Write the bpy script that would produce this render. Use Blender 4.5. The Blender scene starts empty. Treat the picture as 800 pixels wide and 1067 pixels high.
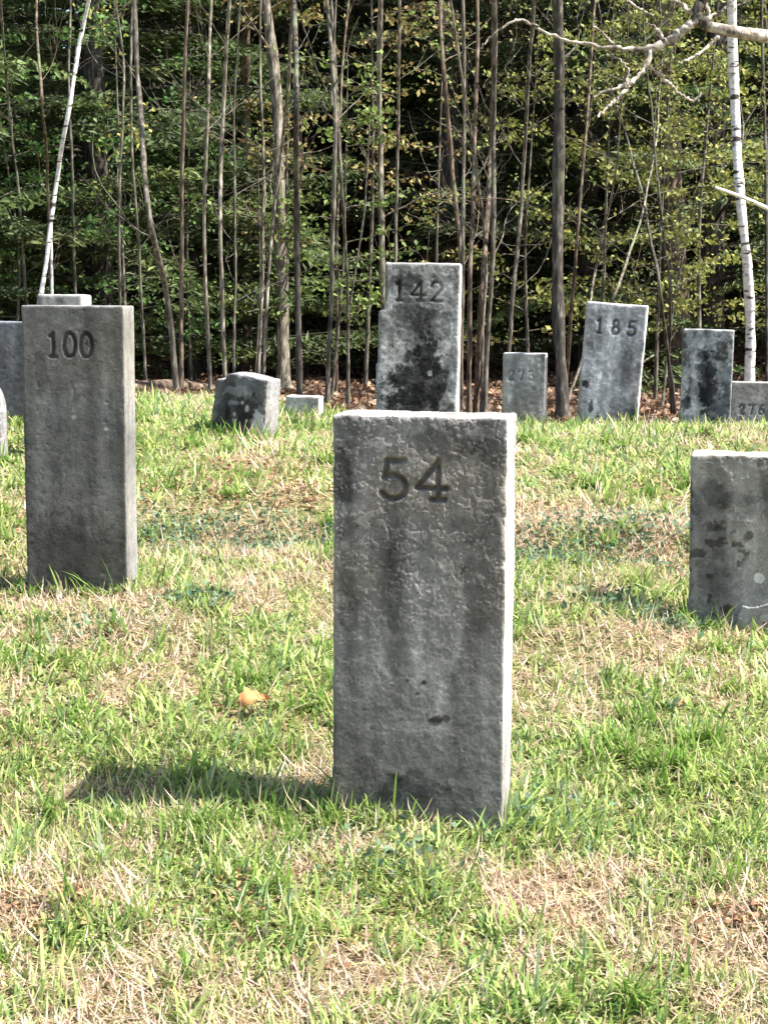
import bpy, math, random
import numpy as np
from mathutils import Vector
rng = np.random.default_rng(7); random.seed(7)
SC = bpy.context.scene
COL = SC.collection
R = math.radians
# ------------------------------------------------------------------ camera
F = 1770.0; W0, H0 = 800, 1067; EYE = 1.4
PITCH = math.atan(233.5 / F)
cam = bpy.data.cameras.new('camera'); camo = bpy.data.objects.new('camera', cam); COL.objects.link(camo)
camo.location = (0, 0, EYE); camo.rotation_euler = (math.pi / 2 - PITCH, 0, 0)
cam.sensor_fit = 'VERTICAL'; cam.sensor_height = 36; cam.sensor_width = 27; cam.lens = F / H0 * 36
cam.clip_end = 3000; SC.camera = camo
# ------------------------------------------------------------------ light
SUN_EL, SUN_AZ = R(54), R(-14)       # azimuth from +x, negative = towards the camera side
world = bpy.data.worlds.new('World'); SC.world = world; world.use_nodes = True
wn = world.node_tree; sky = wn.nodes.new('ShaderNodeTexSky'); sky.sky_type = 'NISHITA'; sky.sun_disc = False
sky.sun_elevation = SUN_EL; sky.sun_rotation = R(104); sky.dust_density = 1.5
bg = wn.nodes['Background']; bg.inputs[1].default_value = 0.09
wn.links.new(sky.outputs[0], bg.inputs[0])
sl = bpy.data.lights.new('sun', 'SUN'); sl.energy = 4.4; sl.angle = R(0.5); sl.color = (1, .955, .88)
so = bpy.data.objects.new('sun', sl); COL.objects.link(so)
sd = Vector((math.cos(SUN_AZ) * math.cos(SUN_EL), math.sin(SUN_AZ) * math.cos(SUN_EL), math.sin(SUN_EL)))
so.rotation_euler = sd.to_track_quat('Z', 'Y').to_euler(); so.location = sd * 30
SC.view_settings.view_transform = 'Standard'; SC.view_settings.look = 'None'
SC.view_settings.exposure = 1.88; SC.view_settings.gamma = 1; SC.view_settings.use_curve_mapping = False
SC.render.engine = 'CYCLES'
try: SC.cycles.max_bounces = 6; SC.cycles.transparent_max_bounces = 4
except Exception: pass

# ------------------------------------------------------------------ helpers
def hash3(ix, iy, iz, seed):
    h = (ix * 374761393 + iy * 668265263 + iz * 2147483647 + seed * 1274126177) & 0xFFFFFFFF
    h = ((h ^ (h >> 13)) * 1103515245) & 0xFFFFFFFF
    h = ((h ^ (h >> 16)) * 2654435761) & 0xFFFFFFFF
    return (h ^ (h >> 15)) / 4294967295.0
def noise(p, s, seed=0):
    q = p * s; i = np.floor(q).astype(np.int64); f = q - i; f = f * f * (3 - 2 * f); o = 0
    for dx in (0, 1):
        for dy in (0, 1):
            for dz in (0, 1):
                w = (f[:, 0] if dx else 1 - f[:, 0]) * (f[:, 1] if dy else 1 - f[:, 1]) * (f[:, 2] if dz else 1 - f[:, 2])
                o = o + w * hash3(i[:, 0] + dx, i[:, 1] + dy, i[:, 2] + dz, seed)
    return o * 2 - 1
ROT = np.array([[.36, .48, -.8], [-.8, .6, 0], [.48, .64, .6]])
def fbm(p, s, octv=4, seed=0):
    a, o, t = 1.0, 0, 0
    for k in range(octv):
        o = o + a * noise(p, s * 2 ** k, seed + k * 17); t += a; a *= .55; p = p @ ROT + .37
    return o / t
def sm(a, b, x):
    t = np.clip((x - a) / (b - a), 0, 1); return t * t * (3 - 2 * t)
FW = np.array([0, math.cos(PITCH), -math.sin(PITCH)]); UP = np.array([0, math.sin(PITCH), math.cos(PITCH)])
def at(px, py, D):
    d = FW + np.array([1, 0, 0]) * ((px - W0 / 2) / F) + UP * ((H0 / 2 - py) / F)
    return np.array([0, 0, EYE]) + d * (D / d[1])
# terrain profile: depth below the eye against distance, left and right of the plot
DL = [-400, 0, 2.5, 3.2, 4.6, 6, 7, 8, 9, 12, 15, 20, 40, 120, 900]
ZL = [-2.2, -1.45, -1.12, -1.023, -.822, -.663, -.570, -.54, -.59, -.78, -.87, -1.0, -1.0, -1.0, -1.0]
DR = [-400, 0, 2.5, 3.2, 4.6, 6, 7, 8, 9, 12, 15, 20, 40, 120, 900]
ZR = [-2.2, -1.45, -1.12, -1.02, -.82, -.69, -.632, -.672, -.745, -.87, -.89, -1.0, -1.0, -1.0, -1.0]
def hermite(x, X, Y):
    X = np.array(X, float); Y = np.array(Y, float)
    m = np.gradient(Y, X); i = np.clip(np.searchsorted(X, x) - 1, 0, len(X) - 2)
    h = X[i + 1] - X[i]; t = np.clip((x - X[i]) / h, 0, 1)
    return ((1 + 2 * t) * (1 - t) ** 2) * Y[i] + t * (1 - t) ** 2 * h * m[i] + t * t * (3 - 2 * t) * Y[i + 1] + t * t * (t - 1) * h * m[i + 1]
def ground(x, y, bumps=True):
    x = np.atleast_1d(np.asarray(x, float)); y = np.atleast_1d(np.asarray(y, float))
    k = sm(-1.3, .6, x); z = EYE + hermite(y, DL, ZL) * (1 - k) + hermite(y, DR, ZR) * k
    if bumps:
        p = np.stack([x, y, x * 0], 1)
        z = z + (.016 + .022 * sm(3.6, 4.6, y) * sm(8.2, 6.5, y)) * noise(p, 2.3, 3) + .012 * sm(3.5, 4.2, y) * noise(p * [.6, 1.6, 1], 3.1, 31) + .008 * noise(p, 6, 5) - .055 * np.exp(-((x + .66) / .35) ** 2 - ((y - 3.3) / .22) ** 2) - .04 * np.exp(-((x - .6) / .4) ** 2 - ((y - 5.0) / .16) ** 2) - .04 * np.exp(-((x + .55) / .6) ** 2 - ((y - 5.2) / .16) ** 2) + .05 * sm(9.5, 13, y) * noise(p, .8, 9)  # first hollow added to bring the nearest stone's shadow tip lower
    return z
def groundpt(px, py, lo=2.2, hi=8.0):
    for D in np.arange(lo, hi, .01):
        q = at(px, py, D)
        if q[2] <= ground(q[0], q[1], False)[0]: return q[0], q[1]
    return q[0], q[1]

def link(name, me, mat, parent=None, loc=(0, 0, 0)):
    o = bpy.data.objects.new(name, me); COL.objects.link(o); o.location = loc
    if mat and not me.materials: me.materials.append(mat)
    if parent: o.parent = parent
    return o
def mk(name, V, Fq, colors=None, smooth=True):
    me = bpy.data.meshes.new(name); V = np.asarray(V, np.float32)
    me.vertices.add(len(V)); me.vertices.foreach_set('co', V.ravel())
    if isinstance(Fq, np.ndarray): sizes = np.full(len(Fq), Fq.shape[1]); idx = Fq.ravel()
    else:
        sizes = np.concatenate([np.full(len(a), a.shape[1]) for a in Fq]); idx = np.concatenate([a.ravel() for a in Fq])
    me.loops.add(len(idx)); me.loops.foreach_set('vertex_index', idx.astype(np.int32))
    me.polygons.add(len(sizes)); st = np.concatenate([[0], np.cumsum(sizes)[:-1]])
    me.polygons.foreach_set('loop_start', st.astype(np.int32))
    me.polygons.foreach_set('use_smooth', np.full(len(sizes), smooth))
    if colors is not None:
        ca = me.color_attributes.new('tint', 'FLOAT_COLOR', 'POINT')
        c4 = np.ones((len(V), 4), np.float32); c4[:, :3] = colors; ca.data.foreach_set('color', c4.ravel())
    me.update(calc_edges=True); me.validate(); return me
def tag(o, label=None, cat=None, group=None, kind=None):
    if label: o['label'] = label
    if cat: o['category'] = cat
    if group: o['group'] = group
    if kind: o['kind'] = kind
    return o
def empty(name, loc):
    o = bpy.data.objects.new(name, None); COL.objects.link(o); o.location = loc; o.empty_display_size = .2; return o
class Geo:
    def __init__(s): s.v = []; s.f = []; s.n = 0
    def tube(s, pts, rad, sides=8):
        pts = np.asarray(pts, float); n = len(pts); rad = np.asarray(rad, float)
        t = np.gradient(pts, axis=0); t /= np.linalg.norm(t, axis=1)[:, None] + 1e-9
        a = np.tile([0.13, 1.0, 0.07], (n, 1)) if abs(t[:, 1]).mean() < .8 else np.tile([1.0, .1, .1], (n, 1))
        u = np.cross(t, a); u /= np.linalg.norm(u, axis=1)[:, None]; w = np.cross(t, u)
        an = np.arange(sides) * 2 * math.pi / sides
        ring = pts[:, None] + rad[:, None, None] * (np.cos(an)[None, :, None] * u[:, None] + np.sin(an)[None, :, None] * w[:, None])
        i = np.arange(n - 1)[:, None] * sides + np.arange(sides)[None]; j = np.arange(n - 1)[:, None] * sides + (np.arange(sides)[None] + 1) % sides
        f = np.stack([i, j, j + sides, i + sides], -1).reshape(-1, 4) + s.n
        s.v.append(ring.reshape(-1, 3)); s.f.append(f); s.n += n * sides
    def mesh(s, name): return mk(name, np.concatenate(s.v), np.concatenate(s.f))
def leafmesh(name, C, size, cols, up=.5, aspect=.5, T=None, seed=0):
    g = np.random.default_rng(seed); n = len(C)
    nr = g.normal(size=(n, 3)); nr[:, 2] = nr[:, 2] * .5 + up * 2; nr /= np.linalg.norm(nr, axis=1)[:, None]
    if T is None: T = g.normal(size=(n, 3))
    t = T - nr * (T * nr).sum(1)[:, None]; t /= np.linalg.norm(t, axis=1)[:, None] + 1e-9
    b = np.cross(nr, t); sz = np.asarray(size).reshape(-1, 1) * g.uniform(.6, 1.35, (n, 1))
    V = np.stack([C - t * sz * .5, C + b * sz * aspect * .5 + t * sz * .06, C + t * sz * .5 - nr * sz * .12, C - b * sz * aspect * .5 + t * sz * .06], 1).reshape(-1, 3)
    return mk(name, V, np.arange(n * 4).reshape(-1, 4), np.repeat(cols, 4, 0), smooth=False)

# ------------------------------------------------------------------ materials
def newmat(name):
    m = bpy.data.materials.new(name); m.use_nodes = True; nt = m.node_tree
    return m, nt, nt.nodes['Principled BSDF'], nt.nodes['Material Output']
def nd(nt, t, **k):
    n = nt.nodes.new(t)
    for a, b in k.items():
        if isinstance(a, str) and a.startswith('i_'): n.inputs[a[2:]].default_value = b
        else: setattr(n, a, b)
    return n
def ramp(nt, fac, stops):
    r = nt.nodes.new('ShaderNodeValToRGB'); e = r.color_ramp.elements
    while len(e) < len(stops): e.new(.5)
    for x, (p, c) in zip(e, stops): x.position = p; x.color = (*c, 1)
    nt.links.new(fac, r.inputs[0]); return r.outputs[0]
def foliage(name, transl=.35, rough=.6):
    m, nt, b, out = newmat(name)
    a = nd(nt, 'ShaderNodeAttribute', attribute_name='tint'); nt.links.new(a.outputs[0], b.inputs['Base Color'])
    b.inputs['Roughness'].default_value = rough; b.inputs['Specular IOR Level'].default_value = .3
    tr = nd(nt, 'ShaderNodeBsdfTranslucent'); nt.links.new(a.outputs[0], tr.inputs[0])
    mx = nd(nt, 'ShaderNodeMixShader'); mx.inputs[0].default_value = transl
    nt.links.new(b.outputs[0], mx.inputs[1]); nt.links.new(tr.outputs[0], mx.inputs[2]); nt.links.new(mx.outputs[0], out.inputs[0])
    return m
M_LEAF = foliage('foliage'); M_GRASS = foliage('grass_blades', .42, .5); M_LITTER = foliage('dry_leaves', .15, .8)
def bark(name, stops, sc=(9, 9, 2.2), bump=.5, birch=False):
    m, nt, b, out = newmat(name); tc = nd(nt, 'ShaderNodeTexCoord'); mp = nd(nt, 'ShaderNodeMapping'); mp.inputs['Scale'].default_value = sc
    nt.links.new(tc.outputs['Object'], mp.inputs[0])
    n1 = nd(nt, 'ShaderNodeTexNoise', i_Scale=4.0, i_Detail=8.0, i_Roughness=.65); nt.links.new(mp.outputs[0], n1.inputs[0])
    col = ramp(nt, n1.outputs[0], stops)
    n2 = nd(nt, 'ShaderNodeTexNoise', i_Scale=2.3, i_Detail=3.0); nt.links.new(tc.outputs['Object'], n2.inputs[0])
    if birch:
        mp2 = nd(nt, 'ShaderNodeMapping'); mp2.inputs['Scale'].default_value = (11, 11, 34); nt.links.new(tc.outputs['Object'], mp2.inputs[0])
        n3 = nd(nt, 'ShaderNodeTexNoise', i_Scale=1.0, i_Detail=3.0); nt.links.new(mp2.outputs[0], n3.inputs[0])
        f = ramp(nt, n3.outputs[0], [(.57, (0, 0, 0)), (.63, (1, 1, 1))])
        mx = nd(nt, 'ShaderNodeMix', data_type='RGBA'); nt.links.new(f, mx.inputs[0]); nt.links.new(col, mx.inputs[6]); mx.inputs[7].default_value = (.05, .042, .035, 1)
    else:
        f = ramp(nt, n2.outputs[0], [(.56, (0, 0, 0)), (.66, (.7, .7, .7))])
        mx = nd(nt, 'ShaderNodeMix', data_type='RGBA'); nt.links.new(f, mx.inputs[0]); nt.links.new(col, mx.inputs[6]); mx.inputs[7].default_value = (.15, .17, .10, 1)
    nt.links.new(mx.outputs[2], b.inputs['Base Color']); b.inputs['Roughness'].default_value = .85; b.inputs['Specular IOR Level'].default_value = .2
    bp = nd(nt, 'ShaderNodeBump', i_Strength=bump, i_Distance=.01); nt.links.new(n1.outputs[0], bp.inputs['Height']); nt.links.new(bp.outputs[0], b.inputs['Normal'])
    return m
M_BGREY = bark('grey_bark', [(.36, (.03, .026, .02)), (.52, (.10, .088, .068)), (.7, (.30, .27, .22))])  # grey, brown, dark and pale barks: contrast widened to paint in dappled sun
M_BBROWN = bark('brown_bark', [(.35, (.03, .022, .016)), (.52, (.10, .072, .05)), (.7, (.26, .20, .15))])
M_BDARK = bark('dark_bark', [(.35, (.018, .015, .012)), (.55, (.06, .052, .042)), (.72, (.22, .20, .17))])
M_BIRCH = bark('birch_bark', [(.3, (.20, .18, .15)), (.42, (.52, .50, .46)), (.6, (.76, .74, .70))], sc=(5, 5, 7), bump=.3, birch=True)
M_LIMB = bark('pale_limb_bark', [(.38, (.07, .058, .045)), (.5, (.26, .22, .18)), (.66, (.58, .52, .45))], sc=(6, 6, 6))
M_PALE = bark('pale_bark', [(.36, (.04, .033, .025)), (.50, (.14, .12, .09)), (.70, (.42, .38, .31))])

# ground: turf thatch up to the wood's edge, then leaf litter
def edgeline(x): return 9.15 - .35 * sm(-1.5, -.2, x) + .3 * np.sin(x * 1.9) * .3
m, nt, b, out = newmat('turf_and_leaf_litter'); M_GROUND = m
g = nd(nt, 'ShaderNodeNewGeometry'); sep = nd(nt, 'ShaderNodeSeparateXYZ'); nt.links.new(g.outputs[0], sep.inputs[0])
nA = nd(nt, 'ShaderNodeTexNoise', i_Scale=1.7, i_Detail=4.0); nt.links.new(g.outputs[0], nA.inputs[0])
nB = nd(nt, 'ShaderNodeTexNoise', i_Scale=45.0, i_Detail=6.0, i_Roughness=.7); nt.links.new(g.outputs[0], nB.inputs[0])
nC = nd(nt, 'ShaderNodeTexVoronoi', i_Scale=22.0); nt.links.new(g.outputs[0], nC.inputs[0])
turf = ramp(nt, nB.outputs[0], [(.25, (.035, .035, .015)), (.45, (.09, .12, .035)), (.6, (.25, .20, .10)), (.8, (.40, .32, .20))])
turf2 = ramp(nt, nB.outputs[0], [(.3, (.05, .035, .02)), (.5, (.20, .15, .08)), (.75, (.44, .35, .22))])
mx1 = nd(nt, 'ShaderNodeMix', data_type='RGBA'); nt.links.new(ramp(nt, nA.outputs[0], [(.45, (0, 0, 0)), (.6, (1, 1, 1))]), mx1.inputs[0])
nt.links.new(turf, mx1.inputs[6]); nt.links.new(turf2, mx1.inputs[7])
sepc = nd(nt, 'ShaderNodeSeparateColor'); nt.links.new(nC.outputs['Color'], sepc.inputs[0])
lit = ramp(nt, sepc.outputs[0], [(.1, (.035, .02, .012)), (.5, (.12, .065, .035)), (.9, (.30, .19, .11))])
ma = nd(nt, 'ShaderNodeMath', operation='MULTIPLY_ADD'); nt.links.new(nA.outputs[0], ma.inputs[0]); ma.inputs[1].default_value = 1.2; nt.links.new(sep.outputs[1], ma.inputs[2])
mr = nd(nt, 'ShaderNodeMapRange'); nt.links.new(ma.outputs[0], mr.inputs[0]); mr.inputs[1].default_value = 9.5; mr.inputs[2].default_value = 10.0
mx2 = nd(nt, 'ShaderNodeMix', data_type='RGBA'); nt.links.new(mr.outputs[0], mx2.inputs[0]); nt.links.new(mx1.outputs[2], mx2.inputs[6]); nt.links.new(lit, mx2.inputs[7])
nt.links.new(mx2.outputs[2], b.inputs['Base Color']); b.inputs['Roughness'].default_value = .95; b.inputs['Specular IOR Level'].default_value = .1
bp = nd(nt, 'ShaderNodeBump', i_Strength=.8, i_Distance=.02); nt.links.new(nB.outputs[0], bp.inputs['Height']); nt.links.new(bp.outputs[0], b.inputs['Normal'])
# stone
def stonemat(name, bumps=.35):
    m, nt, b, out = newmat(name); tc = nd(nt, 'ShaderNodeTexCoord')
    a = nd(nt, 'ShaderNodeAttribute', attribute_name='tint')
    n = nd(nt, 'ShaderNodeTexNoise', i_Scale=190.0, i_Detail=5.0, i_Roughness=.7); nt.links.new(tc.outputs['Object'], n.inputs[0])
    n2 = nd(nt, 'ShaderNodeTexNoise', i_Scale=38.0, i_Detail=6.0, i_Roughness=.7); nt.links.new(tc.outputs['Object'], n2.inputs[0])
    s = ramp(nt, n.outputs[0], [(.3, (.68, .68, .68)), (.7, (1.28, 1.28, 1.28))]); s2 = ramp(nt, n2.outputs[0], [(.3, (.78, .78, .77)), (.7, (1.18, 1.18, 1.18))])
    m1 = nd(nt, 'ShaderNodeMix', data_type='RGBA', blend_type='MULTIPLY'); m1.inputs[0].default_value = 1; nt.links.new(a.outputs[0], m1.inputs[6]); nt.links.new(s, m1.inputs[7])
    m2 = nd(nt, 'ShaderNodeMix', data_type='RGBA', blend_type='MULTIPLY'); m2.inputs[0].default_value = 1; nt.links.new(m1.outputs[2], m2.inputs[6]); nt.links.new(s2, m2.inputs[7])
    nt.links.new(m2.outputs[2], b.inputs['Base Color']); b.inputs['Roughness'].default_value = .88; b.inputs['Specular IOR Level'].default_value = .25
    bp = nd(nt, 'ShaderNodeBump', i_Strength=bumps, i_Distance=.0025); nt.links.new(n.outputs[0], bp.inputs['Height']); nt.links.new(bp.outputs[0], b.inputs['Normal'])
    return m
M_STONE = stonemat('weathered_stone')

# ------------------------------------------------------------------ ground sheet
def lines(fine_lo, fine_hi, step, far):
    a = list(np.arange(fine_lo, fine_hi, step)); x = a[-1]; s = step
    while x < far[1]: s *= 1.35; x += s; a.append(x)
    x = a[0]; s = step; pre = []
    while x > far[0]: s *= 1.35; x -= s; pre.append(x)
    return np.array(pre[::-1] + a)
gx = lines(-5, 5, .06, (-500, 500)); gy = lines(1.5, 17, .06, (-350, 700))
X, Y = np.meshgrid(gx, gy); Z = ground(X.ravel(), Y.ravel()); V = np.stack([X.ravel(), Y.ravel(), Z], 1)
nx, ny = len(gx), len(gy); i = (np.arange(ny - 1)[:, None] * nx + np.arange(nx - 1)[None]).ravel()
tag(link('ground', mk('ground', V, np.stack([i, i + 1, i + nx + 1, i + nx], 1)), M_GROUND), kind='structure')

# ------------------------------------------------------------------ gravestones
def arc(cx, cy, rx, ry, a0, a1, n=9):
    return [(cx + rx * math.cos(R(a)), cy + ry * math.sin(R(a))) for a in np.linspace(a0, a1, n)]
DIG = {
 '0': [arc(.3, .5, .25, .5, 0, 360, 20)],
 '1': [[(.3, 0), (.3, 1)], [(.3, 1), (.16, .86)], [(.16, 0), (.44, 0)]],
 '2': [arc(.3, .72, .24, .28, 170, -35, 12) + [(.06, .0), (.55, 0)]],
 '3': [arc(.28, .75, .22, .25, 160, -80, 10), arc(.28, .26, .26, .27, 85, -160, 12)],
 '4': [[(.44, 0), (.44, 1), (.0, .3), (.62, .3)], [(.3, 0), (.58, 0)]],
 '5': [[(.52, .98), (.14, .98), (.11, .56)], arc(.27, .3, .28, .31, 130, -150, 14)],
 '6': [arc(.3, .27, .25, .27, 0, 360, 16), [(.06, .3), (.12, .62), (.28, .87), (.46, 1)]],
 '7': [[(.06, .86), (.06, 1), (.54, 1), (.24, 0)]],
 '8': [arc(.3, .75, .2, .24, 0, 360, 16), arc(.3, .26, .25, .26, 0, 360, 16)],
}
def segdist(P, a, b):
    a = np.array(a); b = np.array(b); d = b - a; L = (d @ d) + 1e-12
    t = np.clip(((P - a) @ d) / L, 0, 1); return np.linalg.norm(P - a - t[:, None] * d, axis=1)
def stone_mesh(name, W, T, H, res, text=None, tx=0, ty=.1, th=.075, tdepth=.005, tgap=.78, tw=.0044, xs=1.0, colf=None, rough=.0012, crackle=0, er=.006, chip=.008, shape=None, seed=0):
    def grid(n1, n2): return np.meshgrid(np.linspace(0, 1, n1), np.linspace(0, 1, n2))
    nw, nt_, nh = max(4, int(W / res)), max(4, int(T / res)), max(4, int(H / res))
    P, Fs, off = [], [], 0
    def face(n1, n2, fn, flip):
        nonlocal off
        a, b2 = grid(n1 + 1, n2 + 1); a = a.ravel(); b2 = b2.ravel(); P.append(fn(a, b2))
        i = (np.arange(n2)[:, None] * (n1 + 1) + np.arange(n1)[None]).ravel() + off
        q = np.stack([i, i + 1, i + n1 + 2, i + n1 + 1], 1); Fs.append(q[:, ::-1] if flip else q); off += (n1 + 1) * (n2 + 1)
    S = lambda x, y, z: np.stack([x, y, z], 1)
    face(nw, nh, lambda a, b: S((a - .5) * W, 0 * a, b * H), False)
    face(nw, nh, lambda a, b: S((a - .5) * W, 0 * a + T, b * H), True)
    face(nt_, nh, lambda a, b: S(0 * a + W / 2, a * T, b * H), False)
    face(nt_, nh, lambda a, b: S(0 * a - W / 2, a * T, b * H), True)
    face(nw, nt_, lambda a, b: S((a - .5) * W, b * T, 0 * a + H), False)
    face(nw, nt_, lambda a, b: S((a - .5) * W, b * T, 0 * a), True)
    P = np.concatenate(P); Fa = np.concatenate(Fs)
    key = np.round(P / (res * .2)).astype(np.int64); _, first, inv = np.unique(key, axis=0, return_index=True, return_inverse=True)
    P = P[first]; Fa = inv.reshape(-1)[Fa]
    q0 = P.copy(); sp = P + seed * 3.1
    # rounded, chipped edges
    r = er * (1 + .5 * fbm(sp, 30, 3, seed)) + chip * np.clip(fbm(sp, 45, 3, seed + 5) - .12, 0, 1) * 2.2 + chip * 1.5 * np.clip(fbm(sp, 11, 2, seed + 8) - .3, 0, 1) * 3
    r = np.clip(r, .001, T * .45)
    lo = np.stack([-W / 2 + r, r, 0 * r - 1], 1); hi = np.stack([W / 2 - r, T - r, H - r], 1)
    q = np.clip(P, lo, hi); d = P - q; L = np.linalg.norm(d, axis=1); ok = L > 1e-9
    nrm = np.zeros_like(P); nrm[ok] = d[ok] / L[ok, None]; P = np.where(ok[:, None], q + nrm * r[:, None], P)
    front = (q0[:, 1] < 1e-6)
    # surface relief
    amp = rough * fbm(sp, 60, 4, seed + 2) + rough * .4 * fbm(sp, 190, 2, seed + 4) + rough * 1.8 * fbm(sp, 9, 3, seed + 3) * 1.0
    pit = np.clip(fbm(sp, 110, 2, seed + 12) - .5, 0, 1) * -7 * rough
    amp = amp + pit
    if crackle:
        c = np.abs(fbm(sp * [1, 1, .8], 58, 3, seed + 21)); amp = amp - crackle * (1 - sm(0, .09, c)) * sm(H * .45, H * .8, q0[:, 2])
        c2 = fbm(sp, 36, 3, seed + 33); amp = amp + crackle * .45 * sm(.02, .07, c2) * sm(H * .4, H * .7, q0[:, 2])
    P = P + nrm * amp[:, None]
    # dents and stuck grains
    g2 = np.random.default_rng(seed + 77)
    carve = np.zeros(len(P)); gd = np.full(len(P), 9.)
    if text:
        w = th * tgap; x0 = tx - w * (len(text) - 1) / 2 - .3 * th
        idx = np.where(front & (q0[:, 2] > H - ty - th * 1.5) & (q0[:, 2] < H - ty + th * .5))[0]
        P2 = q0[idx][:, [0, 2]] + .0011 * np.stack([fbm(sp[idx], 70, 2, 4), fbm(sp[idx], 70, 2, 9)], 1)
        dd = np.full(len(idx), 9.)
        for k, ch in enumerate(text):
            for st in DIG[ch]:
                pts = [(x0 + k * w + (p[0] * xs - .3 * (xs - 1)) * th, H - ty - th + p[1] * th) for p in st]
                for a, b2 in zip(pts[:-1], pts[1:]): dd = np.minimum(dd, segdist(P2, a, b2))
        gd[idx] = dd; carve[idx] = tdepth * (1 - sm(tw * .2, tw * 1.6, dd)) * (.75 + .35 * fbm(sp[idx], 28, 2, 3))
        P[idx, 1] += carve[idx] - .0003 * np.exp(-((dd - tw * 1.7) / .002) ** 2)
    if shape is not None: P = shape(P, q0)
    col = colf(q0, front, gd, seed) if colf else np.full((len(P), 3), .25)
    return mk(name, P, Fa, col)
def streaks(q, seed, s=22, v=1.6):
    return fbm(q * [s, s, v] + seed, 1.0, 3, seed)
def greycol(base=.22, tint=(1, 1, .985), runs=(), blacks=(), dark=.4, lich=.0, seedo=0, lowdark=.25, pale=(), mott=0):
    def f(q, front, gd, seed):
        H = q[:, 2].max(); n = fbm(q + seed, 7, 4, seed + 1); s = streaks(q, seed + 2); f1 = fbm(q + seed, 40, 3, seed + 3)
        v = base * (1 + .38 * n + .75 * s + .28 * f1)
        v = v * (1 - lowdark * sm(.42, .12, q[:, 2] / H))  # darker towards the foot of the stone
        for (x, z0, z1, w, a) in runs:     # pale run-off streaks
            wob = .012 * noise(q * [0, 0, 1] + seed, 22, seed + 9)
            k = np.exp(-((q[:, 0] - x + wob) / w) ** 2) * sm(z0 - .01, z0 + .03, q[:, 2]) * sm(z1 + .02, z1 - .03, q[:, 2]) * sm(-.35, .25, fbm(q * [1, 1, .3] + seed, 55, 3, seed))
            v = v * (1 + a * k) * front + v * (1 - front)
        for (x, z, rx, rz, a) in blacks:   # black growth
            d = np.sqrt(((q[:, 0] - x) / rx) ** 2 + ((q[:, 2] - z) / rz) ** 2) + .9 * fbm(q + seed, 26, 5, seed + 6) + .35 * fbm(q + seed, 120, 2, seed + 7)
            k = sm(1.2, .8, d) * front
            v = v * (1 - a * k)
        if mott:
            mz = fbm(q * [1, 1, .55] + seed, 16, 5, seed + 91) + .5 * fbm(q + seed, 60, 3, seed + 92); v = v * np.where(front, 1 - .72 * mott * sm(.05, .32, mz) + .75 * mott * sm(-.1, -.38, mz), 1)
        if lich:
            k = sm(.18, .3, fbm(q + seed * 2, 34, 4, seed + 14)) * sm(-.25, .2, fbm(q + seed, 8, 2, seed + 15)); v = v * (1 - lich * k)
        for (x, z, rx, rz, a) in pale:
            d = np.sqrt(((q[:, 0] - x) / rx) ** 2 + ((q[:, 2] - z) / rz) ** 2) + .6 * fbm(q + seed, 45, 3, seed + 26)
            v = v + a * sm(1.1, .8, d) * front
        qw = (q + .006 * np.stack([noise(q, 60, 1), noise(q, 60, 2), noise(q, 60, 3)], 1)) @ ROT; sp = sm(.40, .55, fbm(qw + seed, 130, 2, seed + 40)); v = v * (1 + .22 * sp)
        dk = sm(.50, .60, fbm(qw + seed, 95, 2, seed + 50)); v = v * (1 - .35 * dk)
        v = v * (1 - np.clip(dark * .85, 0, .88) * sm(.0075, .003, gd) * np.clip(.85 + .6 * fbm(q + seed, 38, 2, seed + 5), .4, 1))          # shade of the cut digits, painted into the colour
        v = v * np.where(front, .72, 1.4)  # front darkened, sides and top lightened: sunlight painted into the colour
        c = v[:, None] * np.array(tint); w = sm(-.3, .4, fbm(q + seed, 5, 2, seed + 60))[:, None]
        return np.clip(c * (1 + w * np.array([.06, .01, -.06])), .008, .8)
    return f
STONES = []
def stone(label, px, top, D, Wd, T, yaw, roll, Hvis, name='gravestone', pitch=0, **k):
    """px, top: picture position of the middle of the front face's upper edge."""
    p = at(px, top, D); gz = ground(p[0], p[1])[0]; H = (p[2] - gz) + .14
    me = stone_mesh(name, Wd, T, H, **k)
    o = link(name, me, M_STONE); o.rotation_mode = 'XYZ'
    o.rotation_euler = (R(pitch), R(roll), R(-yaw))
    from mathutils import Euler
    topv = Euler((R(pitch), R(roll), R(-yaw))).to_matrix() @ Vector((0, 0, H))
    o.location = Vector(p) - topv
    tag(o, label, 'gravestone', 'numbered gravestones in the plot'); STONES.append((o.location.x, o.location.y, Wd, T, yaw)); return o
# px-per-metre helper: F/D
H54 = .76 + .14
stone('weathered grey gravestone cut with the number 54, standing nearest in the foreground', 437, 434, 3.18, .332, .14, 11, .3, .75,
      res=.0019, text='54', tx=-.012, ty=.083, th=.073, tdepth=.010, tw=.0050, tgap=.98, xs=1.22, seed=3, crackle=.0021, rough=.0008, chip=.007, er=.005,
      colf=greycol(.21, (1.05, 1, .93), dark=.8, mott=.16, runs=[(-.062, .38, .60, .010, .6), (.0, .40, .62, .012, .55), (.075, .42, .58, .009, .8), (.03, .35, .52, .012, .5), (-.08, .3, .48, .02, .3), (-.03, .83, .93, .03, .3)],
                   blacks=[(.035, .345, .011, .008, .8), (-.02, .42, .005, .005, .8), (.012, .418, .005, .005, .8), (.055, .35, .006, .006, .7), (.0, .395, .006, .005, .7), (-.05, .2, .02, .025, .6), (.02, .21, .05, .03, .35), (.05, .88, .06, .03, .45), (-.15, .80, .02, .05, .5), (.13, .86, .03, .03, .4)], pale=[(-.01, .33, .07, .012, .05)]))
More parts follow.
